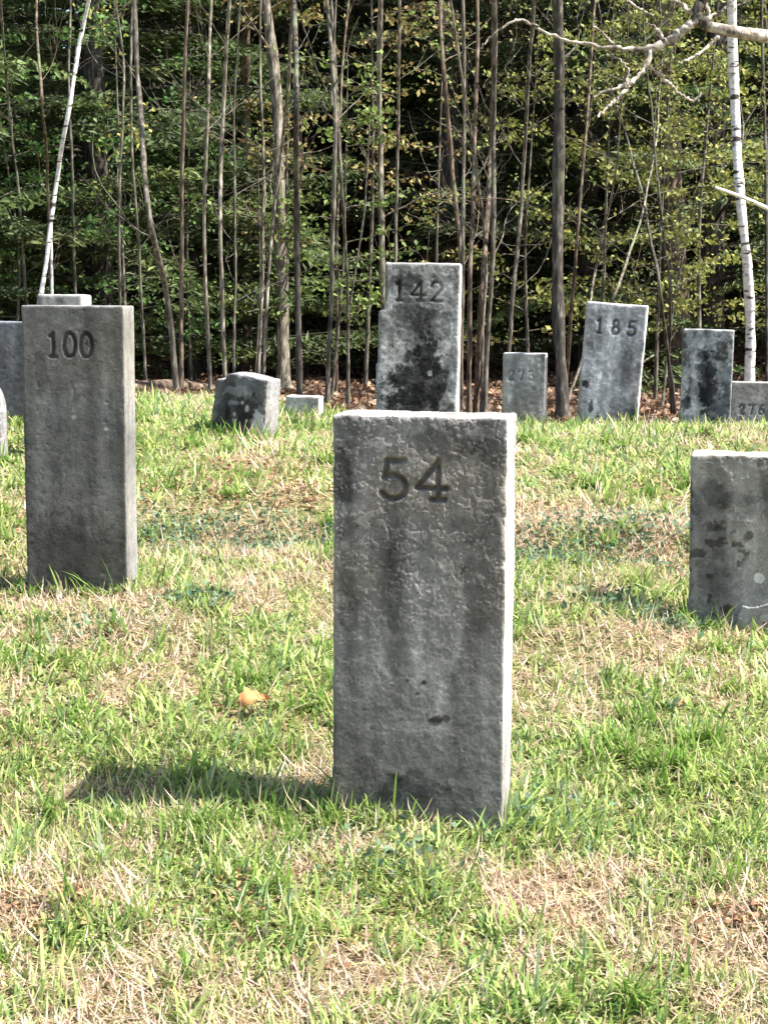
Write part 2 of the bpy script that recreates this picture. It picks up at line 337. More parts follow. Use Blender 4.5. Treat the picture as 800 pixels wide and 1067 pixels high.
stone('tall dark grey gravestone cut with the number 100, at the left of the plot', 75, 318.5, 4.6, .285, .105, 8, .3, .75,
      res=.0026, text='100', tx=-.008, ty=.073, th=.064, tdepth=.006, tw=.0046, tgap=.72, seed=8, rough=.0006, chip=.004, er=.005,
      colf=greycol(.13, (1.02, 1, .95), runs=[(.0, .62, .75, .012, .9), (.03, .66, .74, .014, .6), (-.04, .5, .66, .012, .55), (-.1, .35, .7, .015, .35), (.07, .35, .75, .018, .3)], dark=.85,
                   blacks=[(.0, .23, .1, .12, .35), (-.09, .76, .02, .05, .4)], pale=[(.0, .63, .006, .005, .25), (.09, .6, .006, .005, .25)]))
def chipleft(P, q0):   # the upper left edge is broken away
    H = q0[:, 2].max(); xl = q0[:, 0].min(); z = H - q0[:, 2]
    k = (1 - sm(.197, .207, z)) * (1 - sm(xl, xl + .08, q0[:, 0])); P[:, 0] += .024 * k
    z2 = z > .43; P[:, 0] -= np.where(z2, .006, 0) * (1 - sm(xl, xl + .1, q0[:, 0])); return P
stone('tall gravestone cut with the number 142, blotched with black growth below, behind stone 54', 437, 274, 7.3, .345, .11, 8, 0.9, .7,
      res=.004, text='142', tx=-.005, ty=.078, th=.08, tdepth=.010, tw=.0066, tgap=1.0, xs=1.15, seed=12, chip=.006, er=.009, rough=.0016, shape=chipleft,
      colf=greycol(.29, (.97, .99, 1.02), dark=1.1, lowdark=.05, runs=[(.02, .56, .66, .012, 1.0), (.07, .6, .7, .015, .5), (-.13, .62, .76, .018, .5), (.13, .3, .8, .014, .55), (-.1, .2, .4, .03, .3)],
                   mott=.6, lich=.3, blacks=[(.045, .50, .055, .10, .88), (.0, .38, .115, .13, .8), (.0, .24, .13, .12, .75), (-.07, .4, .035, .07, .6), (-.08, .81, .07, .03, .65), (.06, .62, .09, .07, .4), (.1, .82, .05, .02, .4), (-.02, .66, .12, .04, .35), (-.05, .62, .06, .1, .2)], pale=[(.055, .42, .009, .012, .4)]))
stone('pale grey gravestone cut with the number 185, leaning to the right', 642.5, 316.5, 8.8, .312, .105, 12, 4.2, .62,
      res=.005, text='185', tx=.004, ty=.082, th=.072, tdepth=.011, tw=.0075, tgap=1.15, seed=17, chip=.005, er=.008,
      colf=greycol(.40, (.98, .99, 1.03), dark=1.1, lowdark=.3, runs=[(-.05, .2, .45, .016, .5), (-.02, .5, .66, .014, .4), (.03, .52, .62, .012, .4), (-.04, .62, .72, .012, .5)],
                   blacks=[(-.125, .36, .02, .022, .9), (-.085, .25, .014, .04, .8), (-.12, .57, .018, .03, .5), (-.05, .19, .012, .02, .8), (.08, .23, .07, .09, .3), (.08, .45, .03, .12, .3)], lich=.1, mott=.4))
stone('small light grey gravestone with faint worn digits, standing between stone 54 and stone 185', 546, 368, 8.9, .225, .09, 12, .2, .34,
      res=.005, text='273', tx=-.015, ty=.09, th=.05, tdepth=.005, tw=.005, tgap=1.05, seed=21, chip=.004, er=.006,
      colf=greycol(.27, (.99, 1, .98), dark=.35, mott=.3, lowdark=.15, runs=[(-.075, .26, .34, .012, .7), (.04, .1, .25, .014, .5), (.09, .2, .3, .015, .5)], blacks=[(-.02, .2, .012, .012, .4), (.04, .28, .015, .012, .3)]))
stone('dark mottled gravestone with pale blue-grey lichen patches, at the right behind the low numbered stone', 738, 343.5, 8.6, .252, .09, 12, 1.2, .48,
      res=.005, seed=26, chip=.006, er=.006,
      colf=greycol(.26, (.93, .99, 1.07), lowdark=.05, runs=[(-.05, .45, .6, .02, .5), (.05, .4, .5, .012, .5)],
                   blacks=[(.0, .36, .05, .16, .8), (-.02, .52, .03, .03, .8), (-.1, .28, .03, .05, .8), (.05, .25, .09, .14, .5), (.07, .45, .05, .1, .4), (.05, .51, .05, .01, .6)],
                   pale=[(-.055, .34, .02, .09, .17), (-.06, .22, .04, .04, .2), (.0, .19, .02, .02, .15)], lich=.2, mott=.9))
stone('low slate grey gravestone cut with the number 276, cropped at the far right', 794, 398.5, 8.75, .32, .09, 4, .8, .21,
      res=.0045, text='276', tx=-.052, ty=.118, th=.046, tdepth=.006, tw=.0052, tgap=1.1, seed=31, chip=.003, er=.005,
      colf=greycol(.17, (.98, .99, 1.03), dark=.5, lowdark=0, runs=[(-.02, .2, .35, .03, .4)], pale=[(-.095, .185, .008, .012, .2), (-.055, .17, .012, .008, .22), (-.05, .13, .012, .008, .22), (.035, .15, .01, .01, .25), (-.02, .17, .015, .006, .15)]))
def brokenbase(P, q0):
    f = q0[:, 1] < .03; zc = .225 + .01 * np.sin(q0[:, 0] * 40) + .05 * sm(-.06, -.1, q0[:, 0]) * -2.4
    k = f & (q0[:, 2] < zc) & (q0[:, 0] > -.145); P[:, 1] -= np.where(k, .009, 0)
    P[:, 2] += .005 * fbm(q0, 12, 2, 5) * (q0[:, 2] > .3); return P
stone('squat brownish gravestone without digits, cropped by the right edge in the middle distance', 802, 475, 4.3, .40, .12, 14, -.5, .41,
      res=.0026, seed=37, chip=.010, er=.008, rough=.002, shape=brokenbase,
      colf=greycol(.26, (1.02, 1, .93), lowdark=.1, lich=.65, mott=.2, runs=[(-.09, .3, .55, .03, .3), (-.02, .35, .5, .02, .35)], blacks=[(-.14, .5, .03, .03, .4), (-.06, .49, .05, .02, .35), (.0, .5, .02, .06, .3), (-.13, .42, .03, .02, .6), (-.05, .4, .012, .015, .6)],
                   pale=[(-.02, .29, .012, .014, .4), (-.1, .15, .03, .012, .12), (.02, .23, .03, .008, .12), (.0, .19, .02, .01, .15)]))
def worn(P, q0):
    H = q0[:, 2].max(); x = q0[:, 0]; t = sm(.15, H, q0[:, 2]) if False else np.clip(q0[:, 2] / H, 0, 1)
    P[:, 2] -= t * (.012 * sm(.0, .12, x) + .022 * sm(-.07, -.085, x) + .006 * sm(-.04, -.12, x)); P[:, 0] += .03 * t * sm(.1, -.2, x); return P
stone('squat blackened broken gravestone with a worn white right side, tilting left near the wood edge', 249, 390, 7.0, .262, .135, 22, 4.5, .2,
      res=.004, seed=41, chip=.012, er=.008, rough=.0022, shape=worn,
      colf=greycol(.15, (1, 1, 1.02), lowdark=0, blacks=[(-.03, .24, .09, .1, .45), (.04, .27, .06, .05, .7), (-.05, .24, .014, .03, .7), (-.03, .15, .2, .07, .4)],
                   pale=[(.10, .17, .03, .10, .42), (.0, .33, .08, .02, .12), (-.014, .235, .008, .009, .4), (-.016, .21, .006, .005, .3), (.02, .285, .008, .008, .3), (.045, .265, .009, .013, .4), (.045, .215, .008, .007, .3), (-.02, .28, .03, .012, .15)]))
stone('low pale gravestone stub lying beyond the squat black stone', 315, 413, 8.1, .165, .09, 12, 1.5, .06, res=.005, seed=44, chip=.006, er=.006, colf=greycol(.36, lowdark=0))
stone('grey gravestone with only its flat light top showing above stone 100', 62, 307, 6.4, .175, .12, 9, 1, .4, res=.005, seed=47, chip=.006, er=.008, colf=greycol(.30, (1.02, 1, .97)))
stone('dark blue-grey gravestone cropped by the left edge behind stone 100', 0, 335, 7.0, .22, .10, 4, 1, .3, res=.005, seed=50, chip=.003, er=.005, colf=greycol(.12, (.9, .97, 1.1), lowdark=0, blacks=[(0, .3, .2, .2, .3)]))
def roundtop(P, q0):
    H = q0[:, 2].max(); W = q0[:, 0].max(); t = np.clip((q0[:, 2] - H * .5) / (H * .5), 0, 1)
    P[:, 2] -= t * .10 * np.clip((q0[:, 0] / W), -1, 1) ** 4; return P
stone('low rounded pale gravestone just showing at the left edge of the photo', -22, 399, 6.3, .16, .10, 4, 0, .14, res=.005, seed=53, chip=.006, er=.02, shape=roundtop, colf=greycol(.15, (1, .98, 1), lowdark=0))

# ------------------------------------------------------------------ grass
straw_c = [(175, 690, .16), (100, 880, .13), (400, 905, .14), (700, 960, .15), (150, 1020, .14), (620, 690, .2), (250, 540, .3), (590, 540, .3), (720, 540, .25), (300, 590, .2), (90, 650, .15), (780, 980, .1), (30, 960, .1), (560, 740, .1), (250, 480, .3), (190, 860, .12), (600, 620, .15), (690, 690, .12), (520, 930, .1), (350, 1000, .1)]
green_c = [(700, 800, .2), (620, 830, .16), (450, 885, .12), (270, 700, .15), (230, 800, .15), (620, 1040, .18), (560, 610, .15), (100, 790, .15), (200, 900, .12), (640, 480, .3), (330, 720, .1), (430, 960, .1), (750, 900, .12), (60, 730, .12), (170, 450, .5), (250, 960, .12)]
straw_p = [(*groundpt(a, b), r) for a, b, r in straw_c]; green_p = [(*groundpt(a, b), r) for a, b, r in green_c]
def gauss(x, y, L): 
    s = 0
    for cx, cy, r in L: s = s + np.exp(-(((x - cx) / r) ** 2 + ((y - cy) / (r * 1.6)) ** 2))
    return s
GV, GF4, GF3, GC = [], [], [], []; gn = 0
def blades(n, y0, y1, straw, hmul=1, wmul=1):
    global gn
    y = np.sqrt(rng.uniform(y0 ** 2, y1 ** 2, n)); x = rng.uniform(-1, 1, n) * (.235 * y + .75)
    p = np.stack([x, y, x * 0], 1)
    clump = fbm(p, 3.2, 3, 11); fine = fbm(p, 13, 2, 19)
    dry = .55 * clump + .9 * fine + .5 * gauss(x, y, straw_p) - .5 * gauss(x, y, green_p) - .07 + .55 * sm(3.8, 4.8, y) * sm(7.2, 6, y) * fbm(np.stack([x, y * 1.5, x * 0], 1), 2.2, 2, 47)
    keep = (rng.uniform(0, 1, n) < (sm(-.35, .4, dry) * .9 + .1 if straw else sm(.62, -.25, dry) * .93 + .07))
    keep &= y < edgeline(x) + rng.normal(0, .12, n)
    nearst = np.full(n, 9.)
    for (sx, sy, w, t, yw) in STONES:
        c, s = math.cos(R(-yw)), math.sin(R(-yw)); u = (x - sx) * c + (y - sy) * s; v = -(x - sx) * s + (y - sy) * c
        du = np.maximum(np.abs(u) - w / 2, 0); dv = np.maximum(np.abs(v - t / 2) - t / 2, 0); nearst = np.minimum(nearst, np.hypot(du, dv))
    keep &= nearst > .003
    x, y, dry, nearst, clump, fine = [a[keep] for a in (x, y, dry, nearst, clump, fine)]; n = len(x)
    z = ground(x, y) - .004; u = rng.uniform(0, 1, n)
    if straw:
        L = rng.gamma(4, .0095, n) * hmul; lean = rng.uniform(.9, 1.6, n); w = rng.uniform(.0008, .0019, n) * wmul; curl = rng.uniform(-1.1, 1.3, n)
        z = z + rng.uniform(0, .012, n)
        base = np.array([.60, .49, .31]) * np.ones((n, 1)); alt = np.array([.64, .47, .38]); alt2 = np.array([.30, .19, .11]); k = rng.uniform(0, 1, n)
        col = np.where((k < .35)[:, None], alt, base); col = np.where((k > .84)[:, None], alt2, col); col = np.where(((k > .35) & (k < .5))[:, None], [.72, .65, .48], col)
        col = col * rng.uniform(.7, 1.15, (n, 1))
    else:
        tall = 1 + .35 * np.exp(-(nearst / .04) ** 2)
        L = rng.gamma(5, .0064, n) * hmul * tall * (.75 + .7 * sm(-.1, .5, fbm(np.stack([x, y, x * 0], 1), 9, 2, 71))) * (1 - .25 * np.clip(dry, -1, 1)); lean = np.abs(rng.normal(.25, .42, n)); w = rng.uniform(.0014, .0036, n) * wmul; curl = rng.uniform(.1, 1.5, n)
        A = np.array([.29, .40, .095]); B = np.array([.42, .49, .17]); C = np.array([.15, .25, .065]); Dk = np.array([.50, .48, .24]); E = np.array([.20, .29, .16])
        k = rng.uniform(0, 1, n) + .25 * clump
        col = np.where((k < .3)[:, None], B, A); col = np.where((k > .72)[:, None], C, col); col = np.where((k > .62)[:, None] & (k < .72)[:, None], Dk, col); col = np.where((u > .93)[:, None], E, col)
        yel = np.clip(.45 * sm(-.2, .5, dry), 0, 1)[:, None]; col = col * (1 - yel) + yel * np.array([.50, .47, .22]); col = col * rng.uniform(.7, 1.25, (n, 1))
    az = rng.uniform(0, 2 * math.pi, n) if straw else rng.normal(.4, 1.5, n) + 3 * clump
    dx, dy = np.cos(az), np.sin(az); face = az + math.pi / 2 + rng.normal(0, .5, n); fx, fy = np.cos(face), np.sin(face)
    ts = [0, .38, .72, 1.0]; rows = []; cx = x.copy(); cy = y.copy(); cz = z.copy(); pr = 0
    for t in ts:
        dt = t - pr; pr = t; ang = np.clip(lean + curl * t, -.2, 1.75 if not straw else 1.62)
        cx = cx + dx * np.sin(ang) * L * dt; cy = cy + dy * np.sin(ang) * L * dt; cz = cz + np.cos(ang) * L * dt
        if t < 1:
            ww = w * (1 - .55 * t * t) * (.75 if t == 0 else 1)
            rows.append(np.stack([cx - fx * ww, cy - fy * ww, cz], 1)); rows.append(np.stack([cx + fx * ww, cy + fy * ww, cz], 1))
        else: rows.append(np.stack([cx, cy, cz], 1))
    V = np.stack(rows, 1).reshape(-1, 3); b0 = np.arange(n) * 7 + gn
    GV.append(V); GF4.append(np.concatenate([np.stack([b0, b0 + 1, b0 + 3, b0 + 2], 1), np.stack([b0 + 2, b0 + 3, b0 + 5, b0 + 4], 1)])); GF3.append(np.stack([b0 + 4, b0 + 5, b0 + 6], 1))
    GC.append(np.repeat(col, 7, 0)); gn += len(V)
blades(100000, 2.0, 3.6, False); blades(80000, 3.6, 5.4, False, 1, 1.2); blades(110000, 5.4, 9.6, False, 1.05, 1.6)
blades(120000, 2.0, 3.6, True); blades(80000, 3.6, 5.4, True, 1, 1.2); blades(90000, 5.4, 9.6, True, 1, 1.7)
# uncut tufts against the stones
BASES = STONES
def tufts():
    global gn
    P = []
    for (sx, sy, w, t, yw) in BASES:
        m = int(260 * w / .3); c, s_ = math.cos(R(-yw)), math.sin(R(-yw)); k = rng.uniform(0, 1, m)
        u = np.where(k < .6, rng.uniform(-w / 2, w / 2, m), rng.choice([-1, 1], m) * (w / 2 + np.abs(rng.normal(.008, .012, m)))); v = np.where(k < .6, -np.abs(rng.normal(.006, .016, m)) - .003, rng.uniform(-.01, t, m))
        keepm = noise(np.stack([u * 0 + sx, u, v], 1), 26, 5) > -.25; u, v = u[keepm], v[keepm]
        P.append(np.stack([sx + u * c - v * s_, sy + u * s_ + v * c], 1))
    for a, b, k in [(200, 862, 3), (240, 866, 3), (290, 862, 3), (330, 862, 3), (160, 852, 3), (110, 850, 2), (200, 800, 3), (690, 800, 4), (640, 790, 3), (740, 780, 3), (660, 760, 3), (620, 500, 3), (640, 1040, 4), (60, 830, 2)]:
        cx, cy = groundpt(a, b)
        for _ in range(k):
            ox, oy = rng.normal(0, .035, 2); P.append(np.stack([cx + ox + rng.normal(0, .016, 60), cy + oy * .7 + rng.normal(0, .014, 60)], 1))
    for _ in range(230):
        cy = math.sqrt(rng.uniform(4.4, 80)); cx = rng.uniform(-1, 1) * (.235 * cy + .5)
        if cy < edgeline(np.array(cx)) - .2: P.append(np.stack([cx + rng.normal(0, .02, 55), cy + rng.normal(0, .018, 55)], 1))
    P = np.concatenate(P); ins = np.zeros(len(P), bool)
    for (sx, sy, w, t, yw) in BASES:
        c, s_ = math.cos(R(-yw)), math.sin(R(-yw)); u = (P[:, 0] - sx) * c + (P[:, 1] - sy) * s_; v = -(P[:, 0] - sx) * s_ + (P[:, 1] - sy) * c; ins |= (np.abs(u) < w / 2) & (v > 0) & (v < t)
    P = P[~ins]; n = len(P); x, y = P[:, 0], P[:, 1]; z = ground(x, y) - .004
    L = rng.gamma(6, .0088, n); az = rng.normal(-1.57, 1.1, n); lean = np.abs(rng.normal(.15, .3, n)); curl = rng.uniform(.1, 1.4, n); w = rng.uniform(.0015, .0032, n) * np.clip(y / 3.5, 1, 1.8)
    pal = np.array([[.22, .36, .075], [.16, .29, .06], [.32, .38, .12], [.56, .48, .28]]); col = pal[rng.choice(4, n, p=[.38, .27, .22, .13])] * rng.uniform(.75, 1.2, (n, 1))
    fx, fy = -np.sin(az), np.cos(az); rows = []; cx, cy, cz = x.copy(), y.copy(), z.copy(); pr = 0
    for t in (0, .38, .72, 1.0):
        dt = t - pr; pr = t; ang = lean + curl * t; cx = cx + np.cos(az) * np.sin(ang) * L * dt; cy = cy + np.sin(az) * np.sin(ang) * L * dt; cz = cz + np.cos(ang) * L * dt
        ww = w * (1 - .55 * t * t)
        if t < 1: rows += [np.stack([cx - fx * ww, cy - fy * ww, cz], 1), np.stack([cx + fx * ww, cy + fy * ww, cz], 1)]
        else: rows.append(np.stack([cx, cy, cz], 1))
    V = np.stack(rows, 1).reshape(-1, 3); b0 = np.arange(n) * 7 + gn
    GV.append(V); GF4.append(np.concatenate([np.stack([b0, b0 + 1, b0 + 3, b0 + 2], 1), np.stack([b0 + 2, b0 + 3, b0 + 5, b0 + 4], 1)])); GF3.append(np.stack([b0 + 4, b0 + 5, b0 + 6], 1)); GC.append(np.repeat(col, 7, 0)); gn += len(V)
tufts()
go = link('grass', mk('grass', np.concatenate(GV), [np.concatenate(GF4), np.concatenate(GF3)], np.concatenate(GC), smooth=False), M_GRASS)
tag(go, 'short spring grass mixed with matted dry straw over the whole plot', 'grass', kind='stuff')
# low broad-leaved weeds
wc = []
for a, b, r, n in [(250, 548, .22, 500), (160, 548, .14, 300), (320, 560, .14, 260), (600, 572, .25, 700), (660, 560, .15, 300), (560, 580, .12, 200), (210, 640, .08, 120), (700, 655, .07, 90), (640, 640, .1, 150), (690, 745, .05, 25), (420, 905, .1, 100), (560, 850, .1, 80), (100, 665, .08, 90)]:
    cx, cy = groundpt(a, b); x = cx + rng.normal(0, r * .8, n); y = cy + rng.normal(0, r * .55, n); wc.append(np.stack([x, y, ground(x, y) + rng.uniform(.008, .045, n)], 1))
wc = np.concatenate(wc); cc = np.array([.085, .14, .075]) * rng.uniform(.6, 1.7, (len(wc), 1)) + rng.uniform(0, .03, (len(wc), 3))
tag(link('low_weeds', leafmesh('low_weeds', wc, .019, cc, .5, .62, seed=4), M_GRASS), 'bluish green broad-leaved weeds growing low in the grass', 'weeds', kind='stuff')
# bits of brown leaf in the turf
n = 1300; y = np.sqrt(rng.uniform(4, 88, n)); x = rng.uniform(-1, 1, n) * (.235 * y + .6)
for a, b, rr, m in [(300, 520, .2, 420), (270, 495, .2, 200), (585, 530, .16, 300), (60, 945, .06, 120), (250, 935, .07, 60), (775, 965, .06, 90), (700, 500, .2, 150), (180, 510, .2, 200), (320, 990, .06, 60)]:
    cx, cy = groundpt(a, b); x = np.concatenate([x, cx + rng.normal(0, rr, m)]); y = np.concatenate([y, cy + rng.normal(0, rr * .7, m)]); n += m
cc = np.array([.34, .20, .11]) * rng.uniform(.4, 1.4, (n, 1))
tag(link('leaf_crumbs', leafmesh('leaf_crumbs', np.stack([x, y, ground(x, y) + .012], 1), .022, cc, .8, .6, seed=5), M_LITTER), 'bits of broken brown leaf lying in the turf', 'dead leaves', kind='stuff')
# orange fallen leaf
lx, ly = groundpt(265, 747); lz = ground(lx, ly)[0] + .042
P = []; 
for i in range(13):
    for j in range(7):
        u = i / 12; v = j / 6 * 2 - 1; wd = .021 * (math.sin(math.pi * u ** .8) ** .8) * (1 + .25 * math.sin(u * 22)) + .001
        P.append((-.035 + u * .07, v * wd, .012 * abs(v) ** 1.5 * math.sin(u * 3) + .010 * math.sin(u * 5 + v)))
i = (np.arange(12)[:, None] * 7 + np.arange(6)[None]).ravel()
root = empty('fallen_leaf', (lx, ly, lz)); root.rotation_euler = (R(38), R(-8), R(15))
link('blade', mk('blade', np.array(P), np.stack([i, i + 1, i + 8, i + 7], 1), np.tile([.50, .23, .09], (91, 1)) * rng.uniform(.75, 1.1, (91, 1))), M_LITTER, root)
gq = Geo(); gq.tube([(.03, 0, .0), (.02, .012, .012), (.012, .03, .02)], [.0012, .001, .0007], 5); link('stalk', gq.mesh('stalk'), M_BBROWN, root)
tag(root, 'single curled orange leaf lying in the grass left of stone 54', 'leaf')

# ------------------------------------------------------------------ leaf litter in the wood
n = 42000; y = rng.uniform(8.9, 24, n); x = rng.uniform(-1, 1, n) * (.26 * y + 1.2); k = (y > edgeline(x) - .05 + np.abs(rng.normal(0, .1, n)) * -1); x, y = x[k], y[k]; n = len(x)
pal = np.array([[.22, .135, .085], [.15, .085, .05], [.33, .23, .155], [.09, .055, .037], [.42, .32, .24]]); cc = pal[rng.choice(5, n, p=[.32, .28, .16, .17, .07])] * rng.uniform(.7, 1.25, (n, 1))
tag(link('leaf_litter', leafmesh('leaf_litter', np.stack([x, y, ground(x, y) + rng.uniform(.005, .045, n)], 1), .062, cc, .55, .62, seed=6), M_LITTER), 'brown leaf litter covering the floor of the wood', 'leaf litter', kind='stuff')

# ------------------------------------------------------------------ trees
GR = 'trees of the dark wood behind the plot'
def spline(pts, n):
    pts = np.asarray(pts, float); t = np.concatenate([[0], np.cumsum(np.linalg.norm(np.diff(pts, axis=0), axis=1))]); u = np.linspace(0, t[-1], n)
    o = np.stack([np.interp(u, t, pts[:, k]) for k in range(3)], 1)
    for _ in range(3): o[1:-1] = .25 * o[:-2] + .5 * o[1:-1] + .25 * o[2:]
    return o
def pole(label, pix, D, wpx, mat, name='young_tree', h=7.5, leaf=None, twigs=12, dD=.25, cat='tree', fork=None, wtop=None):
    """a slim trunk through picture points (top to bottom), carried on above the picture"""
    g = np.random.default_rng(int(pix[0][0] * 7 + pix[-1][1] + D * 100)); pts = []
    for k, (a, b) in enumerate(pix[::-1]): pts.append(at(a, b, D + (g.normal(0, dD) if k else 0) * min(k, 2) / 2))
    base = pts[0]; gz = ground(base[0], base[1])[0]; lean0 = (pts[1] - pts[0]) / max(.05, pts[1][2] - pts[0][2])
    bx = base + lean0 * (gz - base[2]); bx[2] = gz - .05; pts[0:0] = [bx]
    if np.linalg.norm(pts[1] - pts[0]) < .03: pts.pop(1)
    top = pts[-1]; d = pts[-1] - pts[-2]; d = d / np.linalg.norm(d); 
    while top[2] - gz < h:
        d = d + np.array([g.normal(0, .05), g.normal(0, .05), .12]); d /= np.linalg.norm(d); top = top + d * .6; pts.append(top)
    sp = spline(pts, 70); L = len(sp); o0 = sp[0].copy(); o0[2] += .05
    wob = np.cumsum(np.cumsum(g.normal(0, .0011, (L, 3)), 0), 0) + np.cumsum(g.normal(0, .003, (L, 3)), 0); wob -= np.linspace(0, 1, L)[:, None] * wob[-1]; wob *= min(1, .07 / np.abs(wob).max()); sp = sp + wob * [1, 1, 0]
    r0 = wpx / F * D / 2 * (.72 if wpx < 12 else .86); zz = (sp[:, 2] - gz) / (sp[-1, 2] - gz); rad = r0 * (1.0 - .82 * np.clip(zz, 0, 1) ** 1.3) * (1 + .5 * np.exp(-(sp[:, 2] - gz) / .10)) * (1 + .08 * g.normal(size=L))
    root = empty(name, o0); G = Geo(); G.tube(sp - o0, rad, 10)
    link('trunk', G.mesh('trunk'), mat, root)
    T = Geo(); tips = []
    def twig(s, d, ln, r, depth=0):
        n = 9; P = [s]; q = s.copy()
        for k in range(n):
            d = d + g.normal(0, .13, 3) + np.array([0, 0, .05]); d /= np.linalg.norm(d); q = q + d * ln / n; P.append(q)
            if depth < 1 and g.random() < .33: twig(q, d + g.normal(0, .6, 3), ln * .5, r * .5, depth + 1)
            tips.append(q)
        T.tube(np.array(P) - o0, np.linspace(r, r * .25, n + 1), 5)
        if depth == 0: link('branch', T.mesh('branch'), M_BGREY if mat is M_BIRCH else mat, root); T.__init__()
    if fork is not None:
        fp = [at(a, b, D + .1) for a, b in fork[::-1]]; fs = spline(fp, 24); T.tube(fs - o0, np.linspace(r0 * .7, r0 * .45, 24), 8); link('branch', T.mesh('branch'), mat, root); T.__init__()
    for k in range(twigs):
        i = int(g.uniform(.10, .97) * (L - 1)); az = g.uniform(0, 2 * math.pi); dd = np.array([math.cos(az), math.sin(az) * .8, g.uniform(.2, .9)])
        twig(sp[i], dd / np.linalg.norm(dd), g.uniform(.25, 1.0) * (1 if zz[i] < .5 else 1.3), max(.003, rad[i] * .3))
    if leaf is not None and tips:
        colr, dens, size = leaf; tp = np.array(tips); 
        idx = g.integers(0, len(tp), int(dens * twigs)); C = tp[idx] + g.normal(0, .06, (len(idx), 3)) * [1, 1, .6]
        cc = np.array(colr)[g.integers(0, len(colr), len(idx))] * .85 * g.uniform(.7, 1.3, (len(idx), 1))
        link('leaves', leafmesh('leaves', C - o0, size, cc, .35, .6, seed=int(D * 10)), M_LEAF, root)
    tag(root, label, cat, GR); return root
YG = [(.22, .25, .06), (.30, .30, .08), (.16, .20, .05)]; OR = [(.33, .25, .09), (.38, .33, .12), (.22, .16, .07), (.22, .23, .07)]; BG = [(.15, .22, .05), (.21, .29, .07), (.11, .16, .04)]; YL = [(.52, .48, .12), (.45, .42, .10), (.2, .25, .06)]
LB = 'slim grey sapling '
pole('white-barked leaning birch with a forked foot rising behind stone 100', [(86, 0), (75, 50), (71, 105), (60, 150), (59, 185), (50, 240), (52, 272), (45, 305)], 11.4, 7.0, M_BIRCH, 'birch_tree', 8, (YG, 20, .035), 10, .1, fork=[(54, 235), (54, 275), (55, 330)])
pole('bright white birch trunk with dark flecks near the right edge of the wood', [(762, 0), (763, 60), (768, 150), (774, 230), (782, 300), (781, 392)], 10.9, 12.5, M_BIRCH, 'birch_tree', 9, (YG, 24, .035), 8, .06)
pole('dark straight-trunked maple standing between the small light stone and stone 185', [(581, 0), (583, 100), (582, 200), (580, 290), (586, 432)], 10.4, 15, M_BDARK, 'maple_tree', 10, (BG, 30, .035), 16, .08)
pole('dark crooked sapling with a pale stripe bending down to the grass right of stone 100', [(146, 0), (147, 90), (155, 230), (173, 300), (185, 410)], 10.6, 8.5, M_BGREY, h=8, leaf=(BG, 20, .03))
pole('straight thin brown sapling beside the crooked one, right of stone 100', [(189, 0), (188, 150), (189, 300), (188, 408)], 10.9, 6.5, M_BBROWN, h=8)
pole('faint bare sapling at the left edge of the wood', [(-8, 40), (0, 110), (9, 180), (22, 300)], 12.5, 4.5, M_BGREY, h=7)
pole('thin brown sapling left of the white leaning birch', [(36, 20), (42, 110), (46, 200), (50, 300)], 12.0, 4.5, M_BBROWN, h=7)
pole('thin upright sapling crossing just behind the white leaning birch', [(68, 0), (68, 90), (74, 150), (79, 305)], 12.3, 4.2, M_BGREY, h=7)
pole('slim mossy sapling with yellow catkins at its top left of the crooked trunk', [(128, 0), (137, 60), (137, 95), (131, 200), (130, 330)], 11.6, 4.8, M_BGREY, h=5.5, leaf=(YL, 45, .035), twigs=14)
pole('light grey sapling directly behind the crooked sapling', [(143, 40), (143, 160), (148, 250), (153, 400)], 11.9, 4.5, M_BGREY, h=7)
pole('pale wavy sapling ending at the edge of the grass left of the blackened stone', [(218, 0), (216, 120), (211, 220), (219, 402)], 11.2, 5.4, M_PALE, h=8)
pole('pale straight sapling rising just left of the blackened broken stone', [(237, 0), (233, 130), (231, 250), (235, 392)], 11.0, 6.2, M_PALE, h=8.5, leaf=(OR, 16, .03))
pole('very thin grey sapling rising behind the blackened broken stone', [(238, 120), (240, 240), (244, 395)], 11.9, 4, M_BGREY, h=5)
pole('stout mottled grey trunk above the blackened broken stone', [(272, 0), (281, 60), (285, 150), (286, 230), (288, 300), (296, 410)], 13.4, 15, M_PALE, 'maple_tree', 10, (OR, 70, .04), 16, .1)
pole('pale sapling leaning right above the blackened broken stone', [(311, 80), (301, 160), (290, 230), (275, 395)], 12.2, 5.5, M_PALE, h=6)
pole('dark straight sapling rising behind the low pale stub', [(308, 0), (312, 90), (310, 220), (312, 412)], 10.9, 9, M_BDARK, h=9, leaf=(OR, 22, .035))
pole('tall light sapling with twin stems left of stone 142', [(340, 0), (346, 120), (343, 250), (341, 415)], 11.2, 7, M_BGREY, h=8.5, leaf=(BG, 34, .035), fork=[(350, 0), (347, 60), (345, 110)])
pole('grey sapling forked like a Y just left of stone 142', [(350, 60), (356, 180), (364, 310), (363, 415)], 11.6, 5, M_BGREY, h=8, leaf=(BG, 30, .035), fork=[(385, 130), (380, 220), (365, 315)])
pole('thin brown sapling between the light twin stems and the Y-shaped sapling', [(356, 80), (352, 250), (350, 412)], 12.4, 4.4, M_BBROWN, h=6, leaf=(BG, 24, .03))
pole('pale stem with peeling bark rising behind the top of stone 142', [(397, 0), (398, 130), (402, 270), (404, 400)], 12.6, 9, M_PALE, h=9, leaf=(OR, 34, .035))
pole('thin straight light sapling rising behind the 4 of stone 142', [(416, 0), (413, 150), (412, 265), (412, 400)], 11.8, 4.6, M_PALE, h=8)
pole('brown bent sapling above the right shoulder of stone 142', [(452, 0), (456, 70), (468, 190), (476, 260), (480, 405)], 11.9, 7, M_BBROWN, h=8, leaf=(OR, 16, .03))
